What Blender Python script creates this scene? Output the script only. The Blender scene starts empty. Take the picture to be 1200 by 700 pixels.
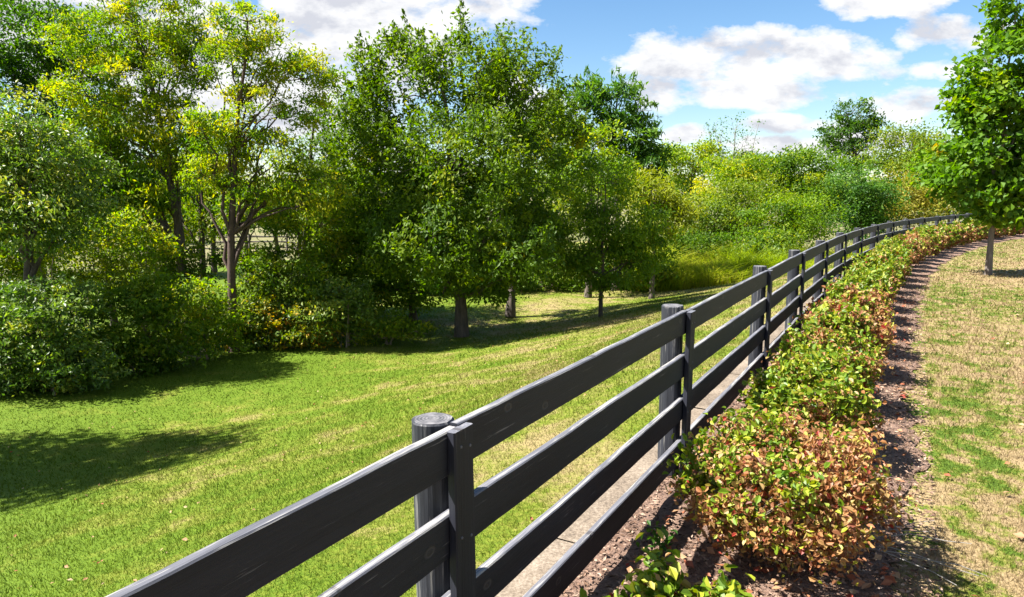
import bpy, math, random
import numpy as np
from math import radians, sin, cos, pi

RNG = np.random.default_rng(7)
S = bpy.context.scene
COL = S.collection

# ------------------------------------------------------------------ camera
F_PX = 821.0                       # focal length for a 1200 px wide frame
PITCH = math.atan((350 - 231) / F_PX)
CAM_Z = 1.65
cam_d = bpy.data.cameras.new('camera')
cam_d.sensor_width = 36.0
cam_d.lens = 36.0 * F_PX / 1200.0
cam_d.clip_start = 0.05
cam_d.clip_end = 5000
cam = bpy.data.objects.new('camera', cam_d)
COL.objects.link(cam)
cam.location = (0, 0, CAM_Z)
cam.rotation_euler = (pi / 2 - PITCH, 0, 0)
S.camera = cam

def at(px, py, Y):
    """world point seen at (px, py) of the 1200x700 photo at forward distance Y"""
    c, s = cos(PITCH), sin(PITCH)
    u, v = (px - 600) / F_PX, (350 - py) / F_PX
    z = Y * (v * c - s) / (c + v * s)
    d = Y * c - z * s
    return np.array([u * d, Y, z + CAM_Z])

# ------------------------------------------------------------------ the path the fence follows
POSTS = [(-.18, 1.93)]
STEP = 2.4
for i in range(18):
    h = .528 - .018 * i + .00669 * i * i - .000299 * i ** 3 if i <= 12 else .76 + .06 * (i - 12)
    POSTS.append((POSTS[-1][0] + STEP * sin(h), POSTS[-1][1] + STEP * cos(h)))
POSTS = np.array(POSTS)
_t0 = (POSTS[1] - POSTS[0]) / STEP
POSTS = np.vstack([[POSTS[0] - _t0 * STEP], POSTS])         # one post behind the camera
POSTS[2] -= (POSTS[3] - POSTS[1]) / 4.8 * .04
POSTS[3] += (POSTS[4] - POSTS[2]) / 4.8 * .17
POSTS[1, 0] += .024; POSTS[0, 0] += .076
_e = POSTS[-1] - POSTS[-2]; _e /= np.linalg.norm(_e)
PATH = np.vstack([[POSTS[0] - _t0 * 60], POSTS, [POSTS[-1] + _e * 120]])
# smooth, resampled centre line for the ground strips
def resample(P, step=.25):
    L = np.r_[0, np.cumsum(np.linalg.norm(np.diff(P, axis=0), axis=1))]
    s = np.arange(0, L[-1], step)
    Q = np.stack([np.interp(s, L, P[:, k]) for k in (0, 1)], 1)
    k = np.ones(9) / 9
    Qs = Q.copy()
    for c in (0, 1):
        Qs[4:-4, c] = np.convolve(Q[:, c], k, 'valid')
    return s, Qs
PS, PQ = resample(PATH)
PT = np.gradient(PQ, axis=0); PT /= np.linalg.norm(PT, axis=1)[:, None]
PR = np.stack([PT[:, 1], -PT[:, 0]], 1)                      # right hand normal
S0 = 60 + STEP                                             # arc length of the first visible post
def along(s, r):
    """point at arc length s from the first visible post, r metres to the right of the fence"""
    s = np.asarray(s, float) + S0
    x = np.interp(s, PS, PQ[:, 0]); y = np.interp(s, PS, PQ[:, 1])
    nx = np.interp(s, PS, PR[:, 0]); ny = np.interp(s, PS, PR[:, 1])
    return np.stack([x + nx * r, y + ny * r], -1)
def right_of(P):
    """signed distance right of the fence line (negative = lawn side)"""
    P = np.asarray(P, float)
    best = np.full(len(P), 1e9); sg = np.zeros(len(P))
    for a, b in zip(PATH[:-1], PATH[1:]):
        e = b - a; L = np.linalg.norm(e); t = e / L
        w = P - a
        k = np.clip(w @ t, 0, L)
        q = a + k[:, None] * t
        dd = np.hypot(*(P - q).T)
        cr = w[:, 0] * t[1] - w[:, 1] * t[0]
        m = dd < best
        best[m] = dd[m]; sg[m] = np.sign(cr[m])
    return best * sg
def sstep(a, b, x):
    t = np.clip((x - a) / (b - a), 0, 1)
    return t * t * (3 - 2 * t)
LOW = -2.2
def height(P):
    """ground height: level bed and verge right of the fence, bank down to the low lawn on the left"""
    l = -right_of(P)
    z = np.where(l < .33, 0, -.08 - (abs(LOW) - .08) * (.35 * sstep(.3, 4.5, l) + .65 * sstep(1.5, 10, l)))
    P = np.asarray(P, float)
    z = z + np.where(l > .5, .03 * np.sin(P[:, 0] * .9 + 1.3) * np.cos(P[:, 1] * .7), 0)
    return z

# ------------------------------------------------------------------ helpers
def link(o, parent=None):
    COL.objects.link(o)
    if parent is not None:
        o.parent = parent
    return o
def tag(o, label=None, cat=None, group=None, kind=None):
    for k, v in (('label', label), ('category', cat), ('group', group), ('kind', kind)):
        if v: o[k] = v
    return o
def empty(name, loc, label, cat, group=None):
    o = bpy.data.objects.new(name, None)
    o.empty_display_size = .2
    o.location = loc
    COL.objects.link(o)
    return tag(o, label, cat, group)
def mesh(name, V, faces, mats, parent=None, n=4, val=None, smooth=False, midx=None):
    """V (N,3); faces (M,n) int array"""
    V = np.ascontiguousarray(V, dtype=np.float32); faces = np.ascontiguousarray(faces, dtype=np.int32)
    me = bpy.data.meshes.new(name)
    M, k = faces.shape
    me.vertices.add(len(V)); me.vertices.foreach_set('co', V.ravel())
    me.loops.add(M * k); me.loops.foreach_set('vertex_index', faces.ravel())
    me.polygons.add(M)
    me.polygons.foreach_set('loop_start', np.arange(M, dtype=np.int32) * k)
    me.polygons.foreach_set('loop_total', np.full(M, k, dtype=np.int32))
    if midx is not None: me.polygons.foreach_set('material_index', np.asarray(midx, dtype=np.int32))
    if val is not None:
        a = me.attributes.new('leafv', 'FLOAT', 'POINT')
        a.data.foreach_set('value', np.asarray(val, dtype=np.float32))
    me.update(calc_edges=True)
    me.polygons.foreach_set('use_smooth', np.full(M, smooth))
    for m in (mats if isinstance(mats, (list, tuple)) else [mats]): me.materials.append(m)
    o = bpy.data.objects.new(name, me)
    return link(o, parent)
def unit(v):
    return v / np.maximum(np.linalg.norm(v, axis=-1, keepdims=True), 1e-9)

class Tubes:
    def __init__(s): s.V = []; s.F = []; s.n = 0
    def add(s, pts, rad, k=6, cap=True):
        pts = np.asarray(pts, float); rad = np.asarray(rad, float); m = len(pts)
        t = unit(np.gradient(pts, axis=0))
        ref = np.where(np.abs(t[:, 2:3]) > .9, np.array([[1, 0, 0.]]), np.array([[0, 0, 1.]]))
        a = unit(np.cross(t, ref))
        for i in range(1, m):                       # keep the frame from flipping
            a[i] = a[i - 1] - t[i] * (a[i - 1] @ t[i]); a[i] /= max(np.linalg.norm(a[i]), 1e-6)
        b = np.cross(t, a)
        an = np.arange(k) / k * 2 * pi
        ring = pts[:, None, :] + rad[:, None, None] * (a[:, None, :] * np.cos(an)[None, :, None] + b[:, None, :] * np.sin(an)[None, :, None])
        s.V.append(ring.reshape(-1, 3))
        i, j = np.meshgrid(np.arange(m - 1), np.arange(k), indexing='ij')
        j2 = (j + 1) % k
        f = np.stack([i * k + j, i * k + j2, (i + 1) * k + j2, (i + 1) * k + j], -1).reshape(-1, 4) + s.n
        s.F.append(f); s.n += m * k
    def build(s, name, mat, parent=None):
        return mesh(name, np.vstack(s.V), np.vstack(s.F), mat, parent, smooth=True)

# ------------------------------------------------------------------ materials
def new_mat(name):
    m = bpy.data.materials.new(name); m.use_nodes = True
    nt = m.node_tree; nt.nodes.clear()
    out = nt.nodes.new('ShaderNodeOutputMaterial')
    return m, nt, out
def N(nt, t, **kw):
    n = nt.nodes.new(t)
    for k, v in kw.items():
        if k.startswith('_'): setattr(n, k[1:], v)
        else: n.inputs[k].default_value = v
    return n
def L(nt, a, b): nt.links.new(a, b)
def math_n(nt, op, a, b=None, clamp=False, c=None):
    n = nt.nodes.new('ShaderNodeMath'); n.operation = op; n.use_clamp = clamp
    for i, v in enumerate((a, b, c)):
        if v is None: continue
        if isinstance(v, (int, float)): n.inputs[i].default_value = v
        else: L(nt, v, n.inputs[i])
    return n.outputs[0]
def ramp(nt, fac, stops, interp='LINEAR'):
    r = nt.nodes.new('ShaderNodeValToRGB'); cr = r.color_ramp; cr.interpolation = interp
    while len(cr.elements) < len(stops): cr.elements.new(.5)
    for e, (p, c) in zip(cr.elements, stops):
        e.position = p; e.color = (*c, 1) if len(c) == 3 else c
    L(nt, fac, r.inputs[0]); return r.outputs[0]
def noise(nt, vec, scale, detail=4, rough=.6, dist=0):
    n = N(nt, 'ShaderNodeTexNoise', Scale=scale, Detail=detail, Roughness=rough, Distortion=dist)
    L(nt, vec, n.inputs['Vector']); return n.outputs['Fac']
def mixc(nt, fac, a, b):
    n = nt.nodes.new('ShaderNodeMix'); n.data_type = 'RGBA'
    if isinstance(fac, (int, float)): n.inputs['Factor'].default_value = fac
    else: L(nt, fac, n.inputs['Factor'])
    for v, i in ((a, 6), (b, 7)):
        if isinstance(v, tuple): n.inputs[i].default_value = (*v, 1)
        else: L(nt, v, n.inputs[i])
    return n.outputs[2]
def mapping(nt, vec, scale=(1, 1, 1), rot=(0, 0, 0), loc=(0, 0, 0)):
    n = nt.nodes.new('ShaderNodeMapping'); n.inputs['Scale'].default_value = scale
    n.inputs['Rotation'].default_value = rot; n.inputs['Location'].default_value = loc
    L(nt, vec, n.inputs[0]); return n.outputs[0]

def leaf_mat(name, stops, trans=.4, rough=.55, spec=.3, interp='LINEAR'):
    m, nt, out = new_mat(name)
    a = nt.nodes.new('ShaderNodeAttribute'); a.attribute_name = 'leafv'
    c = ramp(nt, a.outputs['Fac'], stops, interp)
    p = N(nt, 'ShaderNodeBsdfPrincipled', Roughness=rough)
    p.inputs['Specular IOR Level'].default_value = spec
    L(nt, c, p.inputs['Base Color'])
    t = nt.nodes.new('ShaderNodeBsdfTranslucent')
    h = N(nt, 'ShaderNodeHueSaturation', Hue=.502, Saturation=1.08, Value=1.6); L(nt, c, h.inputs['Color'])
    L(nt, h.outputs[0], t.inputs[0])
    mx = nt.nodes.new('ShaderNodeMixShader'); mx.inputs[0].default_value = trans
    L(nt, p.outputs[0], mx.inputs[1]); L(nt, t.outputs[0], mx.inputs[2]); L(nt, mx.outputs[0], out.inputs[0])
    return m
G = {
 'lime':   leaf_mat('lime_leaf',   [(0, (.050, .115, .005)), (.45, (.115, .200, .006)), (.8, (.22, .285, .008)), (1, (.37, .34, .010))], .5),
 'mid':    leaf_mat('mid_leaf',    [(0, (.040, .090, .005)), (.5, (.085, .155, .006)), (.85, (.16, .22, .007)), (1, (.25, .26, .008))], .48),
 'main':   leaf_mat('broad_leaf',  [(0, (.045, .095, .004)), (.5, (.100, .165, .005)), (.85, (.19, .235, .006)), (1, (.30, .27, .007))], .5),
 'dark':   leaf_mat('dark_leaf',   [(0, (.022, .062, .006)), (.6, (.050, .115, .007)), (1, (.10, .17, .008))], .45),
 'dusty':  leaf_mat('glossy_leaf', [(0, (.035, .080, .010)), (.5, (.080, .145, .014)), (.9, (.16, .225, .026)), (1, (.30, .31, .03))], .42, .45, .5),
 'olive':  leaf_mat('olive_leaf',  [(0, (.065, .115, .008)), (.5, (.120, .180, .009)), (1, (.23, .25, .012))], .48),
 'blue':   leaf_mat('cool_leaf',   [(0, (.028, .080, .010)), (.6, (.062, .145, .013)), (1, (.12, .21, .020))], .42),
 'maple':  leaf_mat('maple_leaf',  [(0, (.045, .115, .005)), (.5, (.100, .195, .006)), (.88, (.22, .27, .007)), (1, (.36, .24, .010))], .52),
 'tan':    leaf_mat('tan_leaf',    [(0, (.14, .14, .015)), (.5, (.24, .21, .020)), (1, (.33, .27, .025))]),
 'rust':   leaf_mat('gold_leaf',   [(0, (.060, .110, .007)), (.45, (.15, .19, .008)), (.6, (.38, .31, .012)), (1, (.42, .18, .012))]),
 'hedge':  leaf_mat('hedge_leaf',  [(0, (0.043, 0.1032, 0.00516)), (.28, (0.1161, 0.1849, 0.00688)), (.47, (0.2924, 0.301, 0.0215)), (.56, (0.344, 0.2322, 0.086)),
                                    (.70, (.29, .12, .045)), (.86, (0.129, 0.0516, 0.0258)), (1, (0.2752, 0.0258, 0.0172))], .32, .5, .4),
}
def bark_mat(name, c1, c2, sc=14):
    m, nt, out = new_mat(name)
    tc = nt.nodes.new('ShaderNodeTexCoord')
    v = mapping(nt, tc.outputs['Object'], (1, 1, .22))
    f = noise(nt, v, sc, 6, .7, .4)
    c = ramp(nt, f, [(.3, c1), (.7, c2)])
    p = N(nt, 'ShaderNodeBsdfPrincipled', Roughness=.9); L(nt, c, p.inputs['Base Color'])
    b = N(nt, 'ShaderNodeBump', Strength=.7, Distance=.03); L(nt, f, b.inputs['Height']); L(nt, b.outputs[0], p.inputs['Normal'])
    L(nt, p.outputs[0], out.inputs[0]); return m
BARK = bark_mat('bark', (.035, .027, .022), (.13, .10, .08))
BARK_L = bark_mat('pale_bark', (0.08, 0.065, 0.055), (0.18, 0.155, 0.135), 22)
TWIG = bark_mat('twig_bark', (0.104, 0.072, 0.052), (0.272, 0.216, 0.16), 40)
GREY_TWIG = bark_mat('grey_twig_bark', (0.154, 0.14, 0.126), (0.294, 0.273, 0.245), 40)

# fence wood: dark stained boards; second slot pales upper edges for weathering plus painted-in sun glare
def wood_mat(name, dark, light, bare, wear, axis):
    m, nt, out = new_mat(name)
    tc = nt.nodes.new('ShaderNodeTexCoord'); oi = nt.nodes.new('ShaderNodeObjectInfo')
    off = nt.nodes.new('ShaderNodeVectorMath'); off.operation = 'SCALE'; off.inputs[0].default_value = (17, 9, 13)
    L(nt, oi.outputs['Random'], off.inputs['Scale'])
    add = nt.nodes.new('ShaderNodeVectorMath'); add.operation = 'ADD'
    L(nt, tc.outputs['Object'], add.inputs[0]); L(nt, off.outputs[0], add.inputs[1])
    sc = [1, 1, 1]; sc[axis] = .035
    sc2 = [1, 1, 1]; sc2[axis] = .10
    grain = noise(nt, mapping(nt, add.outputs[0], tuple(sc)), 120, 6, .7, .3)
    broad = noise(nt, mapping(nt, add.outputs[0], tuple(sc2)), 9, 5, .6, .2)
    c = ramp(nt, grain, [(.3, dark), (.72, light)])
    # slow tone drift, hue drift
    c = mixc(nt, math_n(nt, 'MULTIPLY', ramp(nt, broad, [(.35, (0, 0, 0)), (.75, (1, 1, 1))]), .45), c, tuple(x * 2.0 for x in light))
    # knots
    vo = N(nt, 'ShaderNodeTexVoronoi', Scale=3.6); vo.voronoi_dimensions = '2D'
    ss = nt.nodes.new('ShaderNodeSeparateXYZ'); L(nt, add.outputs[0], ss.inputs[0])
    cx = nt.nodes.new('ShaderNodeCombineXYZ'); L(nt, math_n(nt, 'MULTIPLY', ss.outputs[0], .62 if axis == 0 else 1), cx.inputs[0]); L(nt, math_n(nt, 'MULTIPLY', ss.outputs[2], 1 if axis == 0 else .62), cx.inputs[1])
    L(nt, cx.outputs[0], vo.inputs['Vector'])
    kn = ramp(nt, vo.outputs['Distance'], [(0, (.5,) * 3), (.022, (.3,) * 3), (.034, (1, 1, 1)), (.045, (1, 1, 1)), (.062, (0, 0, 0))])
    c = mixc(nt, math_n(nt, 'MULTIPLY', kn, .8), c, (.05, .045, .045))
    # worn streaks along the grain where the stain has gone
    wn = noise(nt, mapping(nt, add.outputs[0], tuple(sc)), 60, 4, .8)
    wm = ramp(nt, math_n(nt, 'ADD', wn, math_n(nt, 'MULTIPLY', broad, .25)), [(wear, (0, 0, 0)), (min(wear + .07, 1), (1, 1, 1))])
    c = mixc(nt, wm, c, bare)
    p = N(nt, 'ShaderNodeBsdfPrincipled', Roughness=.6); L(nt, c, p.inputs['Base Color'])
    p.inputs['Specular IOR Level'].default_value = .25
    b = N(nt, 'ShaderNodeBump', Strength=.45, Distance=.003)
    L(nt, math_n(nt, 'SUBTRACT', grain, kn), b.inputs['Height']); L(nt, b.outputs[0], p.inputs['Normal'])
    L(nt, p.outputs[0], out.inputs[0]); return m
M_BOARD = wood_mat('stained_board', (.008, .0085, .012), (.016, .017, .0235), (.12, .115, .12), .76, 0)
M_EDGE = wood_mat('weathered_sunlit_edge', (0.0434, 0.0434, 0.05084), (0.124, 0.124, 0.1395), (0.2604, 0.248, 0.2294), .64, 0)
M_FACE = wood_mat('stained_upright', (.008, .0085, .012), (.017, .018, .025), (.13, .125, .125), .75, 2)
M_FEDGE = wood_mat('weathered_sunlit_upright_end', (0.056, 0.056, 0.063), (0.112, 0.112, 0.126), (0.238, 0.224, 0.21), .72, 2)  # upright tops: weathering plus sunlit brightness put into the colour
M_POST = wood_mat('stained_round_post', (0.0081, 0.00855, 0.0117), (0.027, 0.0288, 0.036), (0.135, 0.1305, 0.126), .70, 2)
def end_grain():
    m, nt, out = new_mat('post_end_grain')
    tc = nt.nodes.new('ShaderNodeTexCoord')
    d = nt.nodes.new('ShaderNodeVectorMath'); d.operation = 'LENGTH'
    mp = mapping(nt, tc.outputs['Object'], (1, 1, 0)); L(nt, mp, d.inputs[0])
    n = noise(nt, tc.outputs['Object'], 30, 4)
    r = math_n(nt, 'SINE', math_n(nt, 'ADD', math_n(nt, 'MULTIPLY', d.outputs['Value'], 620), math_n(nt, 'MULTIPLY', n, 7)))
    c = ramp(nt, math_n(nt, 'ADD', math_n(nt, 'MULTIPLY', r, .10), n), [(.3, (.03, .03, .034)), (.75, (.19, .18, .18))])
    p = N(nt, 'ShaderNodeBsdfPrincipled', Roughness=.7); L(nt, c, p.inputs['Base Color'])
    L(nt, p.outputs[0], out.inputs[0]); return m
M_END = end_grain()

def grass_mat(name, dry, blades):
    """lawn colour from object-space noise, the same for the soil sheet and the blades standing on it"""
    m, nt, out = new_mat(name)
    tc = nt.nodes.new('ShaderNodeTexCoord')
    v = mapping(nt, tc.outputs['Object'], (1, 1, 0))
    big = noise(nt, v, .32, 4, .55)
    med = noise(nt, v, 1.5, 6, .65)
    fine = noise(nt, v, 22, 5, .75)
    vf = noise(nt, v, 95, 3, .8)
    sx = nt.nodes.new('ShaderNodeSeparateXYZ'); L(nt, tc.outputs['Object'], sx.inputs[0])
    g = ramp(nt, math_n(nt, 'ADD', math_n(nt, 'MULTIPLY', fine, .5), math_n(nt, 'MULTIPLY', vf, .5)),
             [(.34, (0.032, 0.064, 0.0048)), (.5, (0.072, 0.1184, 0.0064)), (.66, (0.132, 0.176, 0.0112))])
    yl = ramp(nt, fine, [(.3, (0.104, 0.124, 0.0112)), (.7, (0.2, 0.2, 0.032))])
    tan = ramp(nt, vf, [(.3, (.165, .116, .058)), (.75, (.35, .255, .140))])
    f1 = math_n(nt, 'ADD', math_n(nt, 'MULTIPLY', big, .5), math_n(nt, 'MULTIPLY', med, .5))
    f1 = math_n(nt, 'ADD', f1, math_n(nt, 'MULTIPLY', math_n(nt, 'SUBTRACT', fine, .5), .28))
    if dry:
        ea = nt.nodes.new('ShaderNodeAttribute'); ea.attribute_name = 'leafv'
        f1 = math_n(nt, 'ADD', math_n(nt, 'MULTIPLY', noise(nt, v, 4.5, 6, .7, .3), .6), math_n(nt, 'MULTIPLY', f1, .42))
        f1 = math_n(nt, 'SUBTRACT', f1, math_n(nt, 'MULTIPLY', ea.outputs['Fac'], .028))
    if not dry:      # greener and lusher down the bank and to the left, drier towards the middle
        bias = math_n(nt, 'MULTIPLY', math_n(nt, 'ADD', sx.outputs[0], 2.0), .020)
        bias = math_n(nt, 'MINIMUM', math_n(nt, 'MAXIMUM', bias, -.07), .055)
        f1 = math_n(nt, 'ADD', f1, bias)
        c = mixc(nt, ramp(nt, f1, [(.44, (0, 0, 0)), (.57, (.85,) * 3)]), g, yl)
        c = mixc(nt, ramp(nt, f1, [(.53, (0, 0, 0)), (.64, (.75,) * 3)]), c, tan)
    else:
        c = mixc(nt, ramp(nt, f1, [(.43, (0, 0, 0)), (.48, (1,) * 3)]), mixc(nt, .35, g, (.05, .085, .02)), yl)
        c = mixc(nt, ramp(nt, f1, [(.455, (0, 0, 0)), (.51, (.95,) * 3)]), c, tan)
    p = N(nt, 'ShaderNodeBsdfPrincipled', Roughness=.75); p.inputs['Specular IOR Level'].default_value = .12
    L(nt, c, p.inputs['Base Color'])
    if blades:
        t = nt.nodes.new('ShaderNodeBsdfTranslucent'); L(nt, c, t.inputs[0])
        mx = nt.nodes.new('ShaderNodeMixShader'); mx.inputs[0].default_value = .45
        L(nt, p.outputs[0], mx.inputs[1]); L(nt, t.outputs[0], mx.inputs[2]); L(nt, mx.outputs[0], out.inputs[0])
    else:
        b = N(nt, 'ShaderNodeBump', Strength=.5, Distance=.02)
        L(nt, math_n(nt, 'ADD', fine, vf), b.inputs['Height']); L(nt, b.outputs[0], p.inputs['Normal'])
        L(nt, p.outputs[0], out.inputs[0])
    return m
M_LAWN = grass_mat('lawn_soil', False, False); M_LAWN_B = grass_mat('lawn_blade', False, True)
M_DRY = grass_mat('dry_lawn_soil', True, False); M_DRY_B = grass_mat('dry_lawn_blade', True, True)

def simple_noise_mat(name, stops, scales, rough=.9, bump=.5, dist=.02):
    m, nt, out = new_mat(name)
    tc = nt.nodes.new('ShaderNodeTexCoord')
    a = noise(nt, tc.outputs['Object'], scales[0], 6, .7)
    b_ = noise(nt, tc.outputs['Object'], scales[1], 5, .75)
    f = math_n(nt, 'ADD', math_n(nt, 'MULTIPLY', a, .4), math_n(nt, 'MULTIPLY', b_, .6))
    c = ramp(nt, f, stops)
    p = N(nt, 'ShaderNodeBsdfPrincipled', Roughness=rough); L(nt, c, p.inputs['Base Color'])
    b = N(nt, 'ShaderNodeBump', Strength=bump, Distance=dist); L(nt, b_, b.inputs['Height']); L(nt, b.outputs[0], p.inputs['Normal'])
    L(nt, p.outputs[0], out.inputs[0]); return m
M_MULCH = simple_noise_mat('bark_mulch', [(.36, (.075, .040, .026)), (.5, (.20, .120, .082)), (.64, (.34, .225, .165))], (3, 60), .95, 1, .03)
M_CURB = simple_noise_mat('weathered_concrete', [(.38, (.055, .040, .027)), (.5, (.15, .115, .08)), (.62, (.25, .205, .155))], (2.2, 70), .9, .6, .008)
M_FIELD = simple_noise_mat('field_grass', [(.40, (0.0525, 0.075, 0.01125)), (.5, (0.1125, 0.1087, 0.03)), (.60, (0.165, 0.1275, 0.0675))], (.05, 2), 1, .3, .05)
M_CHIP = leaf_mat('mulch_chip', [(0, (0.0369, 0.02132, 0.01476)), (.5, (0.1394, 0.082, 0.0533)), (1, (0.3444, 0.246, 0.1804))], .0, .9, .2)
M_FALL = leaf_mat('fallen_leaf', [(0, (0.24, 0.04, 0.024)), (.5, (0.288, 0.12, 0.056)), (1, (0.36, 0.256, 0.144))], .15, .7, .3)
M_RAIL = bark_mat('grey_rail', (0.03, 0.0252, 0.0216), (0.096, 0.078, 0.066), 8)

# ------------------------------------------------------------------ ground
def strip(name, s0, s1, ds, rs, zf, mat, kind='structure', jitter=0):
    s = np.arange(s0, s1 + ds, ds); rs = np.asarray(rs, float)
    Sg, Rg = np.meshgrid(s, rs, indexing='ij')
    if jitter:
        j = jitter * (np.sin(s * 2.3) * .35 + np.sin(s * 5.9 + 1) * .25 + np.sin(s * 13.1 + 2) * .2 + RNG.normal(0, .22, len(s)))
        Rg = Rg + j[:, None] * (Rg > .5) * sstep(.5, rs.max(), Rg)
    P = along(Sg.ravel(), Rg.ravel())
    z = zf(P, Rg.ravel())
    V = np.c_[P, z]
    a, b = Sg.shape
    i, j = np.meshgrid(np.arange(a - 1), np.arange(b - 1), indexing='ij')
    F = np.stack([i * b + j, i * b + j + 1, (i + 1) * b + j + 1, (i + 1) * b + j], -1).reshape(-1, 4)[:, ::-1]
    o = mesh(name, V, F, mat, smooth=True, val=np.exp(-((Rg.ravel() - 1.45) / .35) ** 2))
    return tag(o, kind=kind)
# far field: one polar sheet to the horizon, just under the low lawn
ang = np.linspace(0, 2 * pi, 97)[:-1]; rad = np.r_[0.5, 8, 20, 40, 70, 110, 170, 260, 400, 700, 1500, 3000]
rr, aa = np.meshgrid(rad, ang, indexing='ij')
zf = LOW - .12 + 7 * sstep(120, 500, rr) * (1 + .25 * np.sin(aa * 3) + .2 * np.sin(aa * 7))
V = np.c_[(rr * np.sin(aa)).ravel(), (rr * np.cos(aa)).ravel(), zf.ravel()]
a, b = rr.shape
i, j = np.meshgrid(np.arange(a - 1), np.arange(b), indexing='ij'); j2 = (j + 1) % b
F = np.stack([i * b + j, (i + 1) * b + j, (i + 1) * b + j2, i * b + j2], -1).reshape(-1, 4)[:, ::-1]
tag(mesh('field', V, F, M_FIELD, smooth=True), kind='structure')
ls = -np.r_[np.linspace(.335, 1, 6), np.linspace(1.15, 12, 60), np.linspace(13, 34, 18)]
strip('lawn', -20, 48, .3, ls[::-1], lambda P, r: height(P), M_LAWN)
strip('dry_lawn', -12, 60, .5, np.r_[-.30, np.linspace(.9, 3, 12), np.linspace(3.5, 40, 36)], lambda P, r: np.where(r < 0, -.006, -.004 + .02 * np.sin(P[:, 0] * 1.1) * np.cos(P[:, 1] * .8) * sstep(1.5, 4, r)), M_DRY)
strip('mulch_bed', -8, 46, .06, np.r_[-.16, np.linspace(0, 1.19, 14)], lambda P, r: .004 + .035 * sstep(-.1, .3, r) * sstep(1.3, .8, r) + .012 * np.sin(P[:, 0] * 9) * np.sin(P[:, 1] * 11) * sstep(1.25, .9, r), M_MULCH, jitter=.12)

# concrete edging behind the fence: blocks end to end
cb = []
ncurb = 0
segs = np.arange(-3.6, 36, 1.2)
Vc, Fc = [], []
for q, s_ in enumerate(segs):
    e1 = s_ + 1.2 - .008
    base = len(Vc) * 0
    prof = [(-.165, -.3), (-.165, .035), (-.175, .045), (-.325, .045), (-.335, .035), (-.335, -.5)]
    dz = RNG.normal(0, .003); dr = RNG.normal(0, .004)
    sub = np.linspace(s_, e1, 5); n0 = sum(len(v) for v in Vc)
    ring = []
    for s2 in sub:
        for (r_, z_) in prof:
            p = along(s2, r_ + dr)
            ring.append((p[0], p[1], z_ + dz + (RNG.normal(0, .002) if z_ > 0 else 0)))
    k = len(prof)
    Vc.append(np.array(ring))
    for a_ in range(4):
        for b_ in range(k):
            b2 = (b_ + 1) % k
            Fc.append((n0 + a_ * k + b_, n0 + a_ * k + b2, n0 + (a_ + 1) * k + b2, n0 + (a_ + 1) * k + b_))
tag(mesh('kerb', np.vstack(Vc), np.array(Fc), M_CURB), kind='structure')

# ------------------------------------------------------------------ grass blades
def blades(name, n, rmax, accept, mat, hgt, wid, label, rmin=1.6, amin=-50, amax=52, zoff=0.0):
    n0 = int(n * 1.0)
    r = np.exp(RNG.uniform(math.log(rmin), math.log(rmax), n0)) * 1.0
    # density falls with distance squared: equal detail at every distance
    a_ = np.radians(RNG.uniform(amin, amax, n0))
    P = np.c_[r * np.sin(a_), r * np.cos(a_)]
    d = right_of(P)
    ok = accept(P, d)
    P = P[ok]; r = r[ok]; d = d[ok]; m = len(P)
    z = height(P) + zoff
    sc = np.clip(r / 5, .55, 6)
    h_ = hgt * RNG.lognormal(-.12, .38, m) * np.clip(sc, 1, 1.5); w = wid * sc * RNG.uniform(.7, 1.4, m)
    th = RNG.uniform(0, 2 * pi, m)
    side = np.c_[np.cos(th), np.sin(th), np.zeros(m)]
    lean = np.c_[RNG.normal(0, .55, (m, 2)), np.ones(m)]
    B = np.c_[P, z - .004]
    V = np.stack([B - side * w[:, None], B + side * w[:, None], B + lean * h_[:, None]], 1).reshape(-1, 3)
    F = np.arange(3 * m).reshape(-1, 3)
    o = mesh(name, V, F, mat, val=np.repeat(np.exp(-((d - 1.45) / .35) ** 2), 3))
    tag(o, label, 'grass', kind='stuff')
    return o
blades('lawn_grass', 560000, 34, lambda P, d: (d < -.36), M_LAWN_B, .024, .0026, 'short mown green and yellowed grass covering the low lawn left of the black fence')
edge_j = lambda P: 1.05 + .12 * np.sin(P[:, 0] * 3.1 + P[:, 1] * 2.2) + .08 * np.sin(P[:, 0] * 9 - P[:, 1] * 7) + RNG.normal(0, .06, len(P))
blades('dry_grass', 420000, 34, lambda P, d: (d > edge_j(P)) & (RNG.uniform(0, 1, len(P)) < np.where(d < 1.3, .3, 1)), M_DRY_B, .024, .0026, 'short dry straw coloured grass with green tufts right of the mulch bed', amin=-5, amax=60)

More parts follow.
